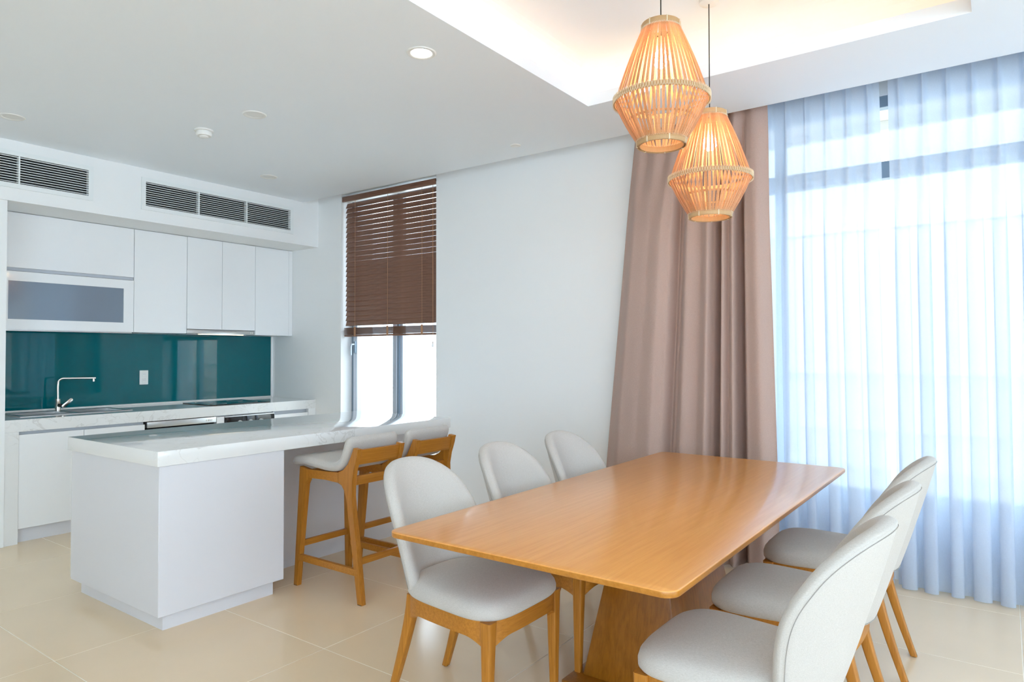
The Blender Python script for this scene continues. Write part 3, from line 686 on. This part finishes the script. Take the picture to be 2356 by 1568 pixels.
# ------------------------------------------------------------------ dining chairs
def make_chair():
    r = empty('dining_chair')
    def ol(n=64, p=4.0, k=1.0):
        o_ = []
        for i in range(n):
            a = 2*PI*i/n; c_, s_ = math.cos(a), math.sin(a)
            y = .262*k*math.copysign(abs(s_)**(2/p), s_); hx = lerp(.200, .262, (y/.262+1)/2)*k
            o_.append((hx*math.copysign(abs(c_)**(2/p), c_), y))
        return o_
    O = ol()
    cy = .045
    bm = pillow(B(), O, [(0, .086), (.3, .085), (.55, .082), (.75, .076), (.87, .068), (.94, .058), (.98, .044), (1, .026), (.997, .008), (.975, 0), (0, 0)], lambda u, w_, h: (u, w_+cy, .434+h))
    obj('seat', bm, 'linen', r, 'all')
    legs = [(.211, .258, .218, .258, 1), (-.211, .258, -.218, .258, 1), (.156, -.155, .166, -.275, 0), (-.156, -.155, -.166, -.275, 0)]
    # apron ring with flared joints
    bm = B(); rg = []
    for (x, y) in ol(96, 4.0, .975):
        Y = y+cy; ln = math.hypot(x, y); nx, ny = x/ln, y/ln
        d = min(math.hypot(x-l_[0], Y-l_[1]) for l_ in legs); fl_ = .052*max(0, 1-d/.10)**2
        zb = .374-fl_
        rg.append([bm.verts.new((x, Y, .4335)), bm.verts.new((x, Y, zb)), bm.verts.new((x-nx*.024, Y-ny*.024, zb)), bm.verts.new((x-nx*.024, Y-ny*.024, .4335))])
    for k in range(len(rg)):
        a, b = rg[k], rg[(k+1) % len(rg)]
        for q in range(4): bm.faces.new([a[q], a[(q+1) % 4], b[(q+1) % 4], b[q]])
    obj('apron', bm, 'oakx', r, True)
    for tx, ty, fx, fy, front in legs:
        bm = B(); n = 8; rr = []
        for j in range(n+1):
            t = j/n; z_ = lerp(.433, .003, t)
            bow = (0 if front else -.0*math.sin(t*PI))
            x, y = lerp(tx, fx, t), lerp(ty, fy, t if front else t**1.25)+bow
            hw = lerp(.0235, .0135, min(1, t*1.05)**.8); c4 = hw*.35
            rr.append([bm.verts.new((x+px, y+py, z_)) for px, py in rpoly([(-hw, -hw), (hw, -hw), (hw, hw), (-hw, hw)], c4, 3)])
        for a, b in zip(rr, rr[1:]):
            for k in range(len(a)): bm.faces.new([a[k], a[(k+1) % len(a)], b[(k+1) % len(a)], b[k]])
        bm.faces.new(rr[0]); bm.faces.new(rr[-1][::-1])
        q = obj('leg', bm, 'oak', r, True)
        bm = B(); lathe(bm, [(0, 0), (.011, 0), (.011, .0035), (0, .0035)], (fx, fy), 12); obj('foot_pad', bm, 'rubber', q)
    # wrap-around backrest: chart (u across, w up the back)
    H = .490; WC = .215
    out = []
    half = [(0.0, 0.0), (.10, 0.0), (.150, .004), (.182, .022), (.200, .055), (.213, .11), (.224, .17), (.231, .23), (.231, .28), (.224, .325), (.212, .372), (.193, .410), (.165, .443), (.128, .468), (.087, .482), (.043, .4885), (0, H)]
    def cr(P, n_=4):
        o_ = []
        for i in range(len(P)-1):
            p0, p1, p2, p3 = P[max(i-1, 0)], P[i], P[i+1], P[min(i+2, len(P)-1)]
            for k in range(n_):
                t = k/n_; o_.append(tuple(.5*((2*p1[d])+(-p0[d]+p2[d])*t+(2*p0[d]-5*p1[d]+4*p2[d]-p3[d])*t*t+(-p0[d]+3*p1[d]-3*p2[d]+p3[d])*t**3) for d in (0, 1)))
        return o_+[P[-1]]
    hf = cr(half, 3)
    out = [(x, y-WC) for x, y in hf] + [(-x, y-WC) for x, y in hf[-2:0:-1]]
    def mp(u, w_, h):
        w_ = max(0, w_+WC); a = abs(u)/.235
        wrap = lerp(.170, .120, w_/H)
        y = -.212-.150*(w_/H)**1.05 + wrap*a**2.3
        dy = wrap*2.3*a**1.3/.235*(1 if u >= 0 else -1)
        nx, ny = -dy, 1.0; l_ = math.hypot(nx, ny)
        return (u+nx/l_*h, y+ny/l_*h, .436+w_*1.01+(-.0 if h < 0 else .0)+h*.2)
    prof = [(0, .026), (.25, .026), (.5, .026), (.72, .027), (.86, .027), (.93, .024), (.97, .017), (.993, .008), (1.0, -.002), (.995, -.014), (.978, -.0225), (.972, -.0215), (.966, -.0235), (.90, -.026), (.75, -.028), (.5, -.030), (.25, -.031), (0, -.031)]
    bm = pillow(B(), out, prof, mp); q = obj('backrest', bm, 'linen', r, 'all')
    pts = [mp(u*.945, w_*.945, -.0262) for u, w_ in out]; pts.append(pts[0]); obj('seam', tube(B(), pts, .0011, 5), 'seam', q)
    return r
ch = make_chair()
LEFTX = ((2.112, 1.742, 0), (2.735, 1.742, .5), (3.32, 1.742, -.4)); RIGHTX = ((2.085, .622, -.6), (2.72, .622, .4), (3.42, .625, .5))
names = {0: ('nearest on the left side of the table', 'middle on the left side of the table', 'left side nearest the taupe curtain'),
         1: ('nearest on the right side of the table', 'middle on the right side of the table', 'right side nearest the sheer curtains')}
first = True
for side, row in ((0, LEFTX), (1, RIGHTX)):
    for k, (x, y, a) in enumerate(row):
        o = ch if first else copy_tree(ch); first = False
        o.location = (x, y, 0); o.rotation_euler = (0, 0, math.radians(a)+(PI if side == 0 else 0))
        tag(o, 'oatmeal dining chair on oak legs, '+names[side][k], 'chair', 'dining chairs around the table')

# ------------------------------------------------------------------ pendant lamps
def make_pendant():
    r = empty('pendant_lamp')                      # origin at the waist
    rt, rw, rb, zt, zb = .080, .206, .104, .346, -.208
    def slat_mesh(r0, z0, r1, z1):
        bm = B(); hwid, th = .0056, .0028; n = 6; rr = []
        dl = math.hypot(r1-r0, z1-z0); nr, nz = (z1-z0)/dl, -(r1-r0)/dl
        for j in range(n+1):
            t = j/n; R_ = lerp(r0, r1, t)+math.sin(t*PI)*.006; Z = lerp(z0, z1, t)
            rr.append([bm.verts.new((R_+nr*s_*th/2, y, Z+nz*s_*th/2)) for y, s_ in ((-hwid, -1), (hwid, -1), (hwid, 1), (-hwid, 1))])
        for a, b in zip(rr, rr[1:]):
            for k in range(4): bm.faces.new([a[k], a[(k+1) % 4], b[(k+1) % 4], b[k]])
        bm.faces.new(rr[0]); bm.faces.new(rr[-1][::-1]); return bm
    N = 54; rnd = random.Random(5)
    for (a0, z0, a1, z1) in ((rw-.002, .008, rt, zt-.012), (rb, zb+.012, rw-.002, -.008)):
        s_ = obj('slat', slat_mesh(a0, z0, a1, z1), 'slat', r)
        for k in range(N):
            q = s_ if k == 0 else s_.copy()
            if k: C.objects.link(q)
            q.rotation_euler = (0, 0, 2*PI*k/N+rnd.uniform(-.012, .012))
    def hoop(name, rad, z0, z1, th, mat): return obj(name, lathe(B(), [(rad, z0), (rad+th*.7, z0), (rad+th, z0+.002), (rad+th, z1-.002), (rad+th*.7, z1), (rad, z1), (rad, z0)], (0, 0), 56), mat, r, True)
    t1 = hoop('top_hoop', rt+.001, zt-.026, zt, .006, 'ring'); hoop('inner_hoop', rt-.008, zt-.026, zt-.004, .005, 'ring')
    w1_ = hoop('waist_hoop', rw+.001, -.011, .011, .006, 'ring'); b1 = hoop('bottom_hoop', rb+.001, zb, zb+.026, .006, 'ring'); hoop('inner_hoop', rb-.008, zb+.002, zb+.026, .005, 'ring')
    hoop('inner_hoop', .150, -.098, -.088, .003, 'ring')
    def lace(rad, z0, z1, n, parent):
        for sgn in (0, PI):
            pts = [((rad+.0015)*math.cos(2*PI*k/(n*4)), (rad+.0015)*math.sin(2*PI*k/(n*4)), lerp(z0, z1, .5+.5*math.sin(2*PI*k/4+sgn))) for k in range(n*4+1)]
            obj('lacing', tube(B(), pts, .0013, 5), 'lace', parent)
    lace(rw+.008, -.016, .016, 54, w1_); lace(rt+.0075, zt-.040, zt-.022, 40, t1); lace(rb+.0075, zb+.022, zb+.040, 44, b1)
    for pr_, rad, z0, z1 in ((t1, rt+.0078, zt-.027, zt+.001), (b1, rb+.0078, zb-.001, zb+.027)):
        for k in range(7):
            a = 2*PI*(k+.3)/7; bm = B(); box(bm, rad-.008, rad+.0012, -.0025, .0025, z0, z1); bmesh.ops.rotate(bm, verts=bm.verts, cent=(0, 0, 0), matrix=Matrix.Rotation(a, 3, 'Z')); obj('binding', bm, 'lace', pr_)
    obj('bulb', lathe(B(), [(0, .146), (.016, .1495), (.028, .159), (.036, .174), (.0375, .187), (.034, .203), (.025, .216), (.016, .224), (.0, .2245)], (0, 0), 24), 'bulb', r, 'all')
    obj('socket', lathe(B(), [(0, .225), (.019, .225), (.021, .231), (.021, .275), (.012, .288), (0, .290)], (0, 0), 20), 'plastic', r, True)
    for k in range(3):
        a = 2*PI*k/3+.4; obj('spoke', tube(B(), [(.010*math.cos(a), .010*math.sin(a), .284), ((rt+.004)*math.cos(a), (rt+.004)*math.sin(a), zt-.02)], .0018, 6), 'flex', r)
    return r
pd = make_pendant()
def hang(o, x, y, z, label):
    o.location = (x, y, z); tag(o, label, 'lamp', 'bamboo pendant lamps over the table')
    ztop = ZC+UP-.0005-z
    c_ = obj('cable', tube(B(), [(0, 0, .289), (0, 0, ztop-.02)], .0028, 8), 'flex', None); c_.parent = o
    c_ = obj('ceiling_rose', lathe(B(), [(0, ztop), (.05, ztop), (.05, ztop-.018), (.042, ztop-.024), (0, ztop-.024)], (0, 0), 24), 'plastic', None, True); c_.parent = o
p2 = copy_tree(pd)
hang(pd, 2.855, 1.24, 2.515, 'lit bamboo slat pendant lamp, higher one nearer the camera')
hang(p2, 3.475, 1.24, 2.290, 'lit bamboo slat pendant lamp, lower one in front of the taupe curtain')

# ------------------------------------------------------------------ ceiling fittings
def downlight(x, y, r_, lit, label):
    o = empty('downlight', (x, y, ZC)); tag(o, label, 'downlight', 'recessed ceiling downlights')
    obj('trim_ring', lathe(B(), [(r_*.70, ZC-.0035), (r_*.78, ZC-.0065), (r_*.94, ZC-.0055), (r_, ZC-.0005), (r_*.68, ZC-.0005), (r_*.70, ZC-.0035)], (x, y), 36), 'plastic', o, True)
    obj('diffuser', lathe(B(), [(0, ZC-.003), (r_*.69, ZC-.003), (r_*.69, ZC-.0006), (0, ZC-.0006)], (x, y), 36), 'down' if lit else 'plastic', o, True)
downlight(2.522, 2.402, .077, True, 'lit round ceiling downlight near the cove')
downlight(2.545, 3.893, .074, False, 'unlit round downlight on the ceiling above the island')
downlight(3.52, 5.17, .074, False, 'unlit round downlight in front of the right air grille')
downlight(1.64, 5.20, .074, False, 'unlit round downlight at the left photo edge')
downlight(4.065, 2.917, .040, False, 'small round ceiling fitting near the blank wall')
sd = empty('smoke_detector', (2.52, 4.45, ZC)); tag(sd, 'white round smoke detector on the ceiling', 'smoke detector')
obj('base', lathe(B(), [(0, ZC-.0005), (.062, ZC-.0005), (.062, ZC-.010), (.055, ZC-.012), (0, ZC-.012)], (2.52, 4.45), 32), 'plastic', sd, True)
obj('sensor_head', lathe(B(), [(.050, ZC-.0125), (.052, ZC-.030), (.046, ZC-.042), (.030, ZC-.044), (.028, ZC-.050), (.014, ZC-.054), (0, ZC-.054)], (2.52, 4.45), 32), 'plastic', sd, True)

# ------------------------------------------------------------------ outside
struct(bx('ground', XW+.45, 30, -14, 20, -.30, -.12, 'paving'), 'pale paving outside the windows')
nb = empty('boundary_wall', (8.2, 1, -.12)); tag(nb, 'cream boundary wall with ledges outside the wide window', 'wall')
bx('wall_face', 8.2, 8.4, -9, 3.3, -.12, 1.15, 'render', nb)
for z_ in (.15, .55): bx('ledge', 8.14, 8.199, -9, 3.3, z_, z_+.05, 'stone', nb)
bx('coping', 8.12, 8.46, -9, 3.3, 1.151, 1.21, 'stone', nb)
ev = empty('eaves', (5.6, -.3, 3.12)); tag(ev, 'cream roof overhang outside above the wide window', 'eaves')
bx('soffit', XW+.44, 5.75, -4.2, 2.9, 3.12, 3.27, 'render', ev); bx('fascia', 5.751, 5.80, -4.2, 2.9, 3.05, 3.32, 'stone', ev)
hb = empty('neighbour_house', (9.4, -1, -.12)); tag(hb, 'cream house front outside the wide window', 'house')
bx('wall_face', 9.4, 10.2, -8, 4.2, -.12, 5.6, 'render', hb)
for z_ in (2.9, 4.4): bx('band', 9.34, 9.399, -8, 4.2, z_, z_+.16, 'stone', hb)
fn = empty('picket_fence', (9.0, 7.2, -.12)); tag(fn, 'spiked iron fence, paled as if by glare, outside the narrow window', 'fence')
for z_ in (.45, .72): bx('rail', 8.99, 9.01, 3.9, 13, z_, z_+.03, 'iron', fn)
pk = None
for k in range(48):
    y = 4.0+k*.18
    if pk is None:
        bm = B(); tube(bm, [(0, 0, 0), (0, 0, 1.02), (0, 0, 1.10)], [.010, .010, .002], 6); pk = obj('picket', bm, 'iron', None); q = pk
    else: q = pk.copy(); C.objects.link(q)
    q.parent = fn; q.location = (0, y-7.2, 0)
bx('base_wall', 8.9, 9.1, 3.9, 13, -.12, .10, 'render', fn)
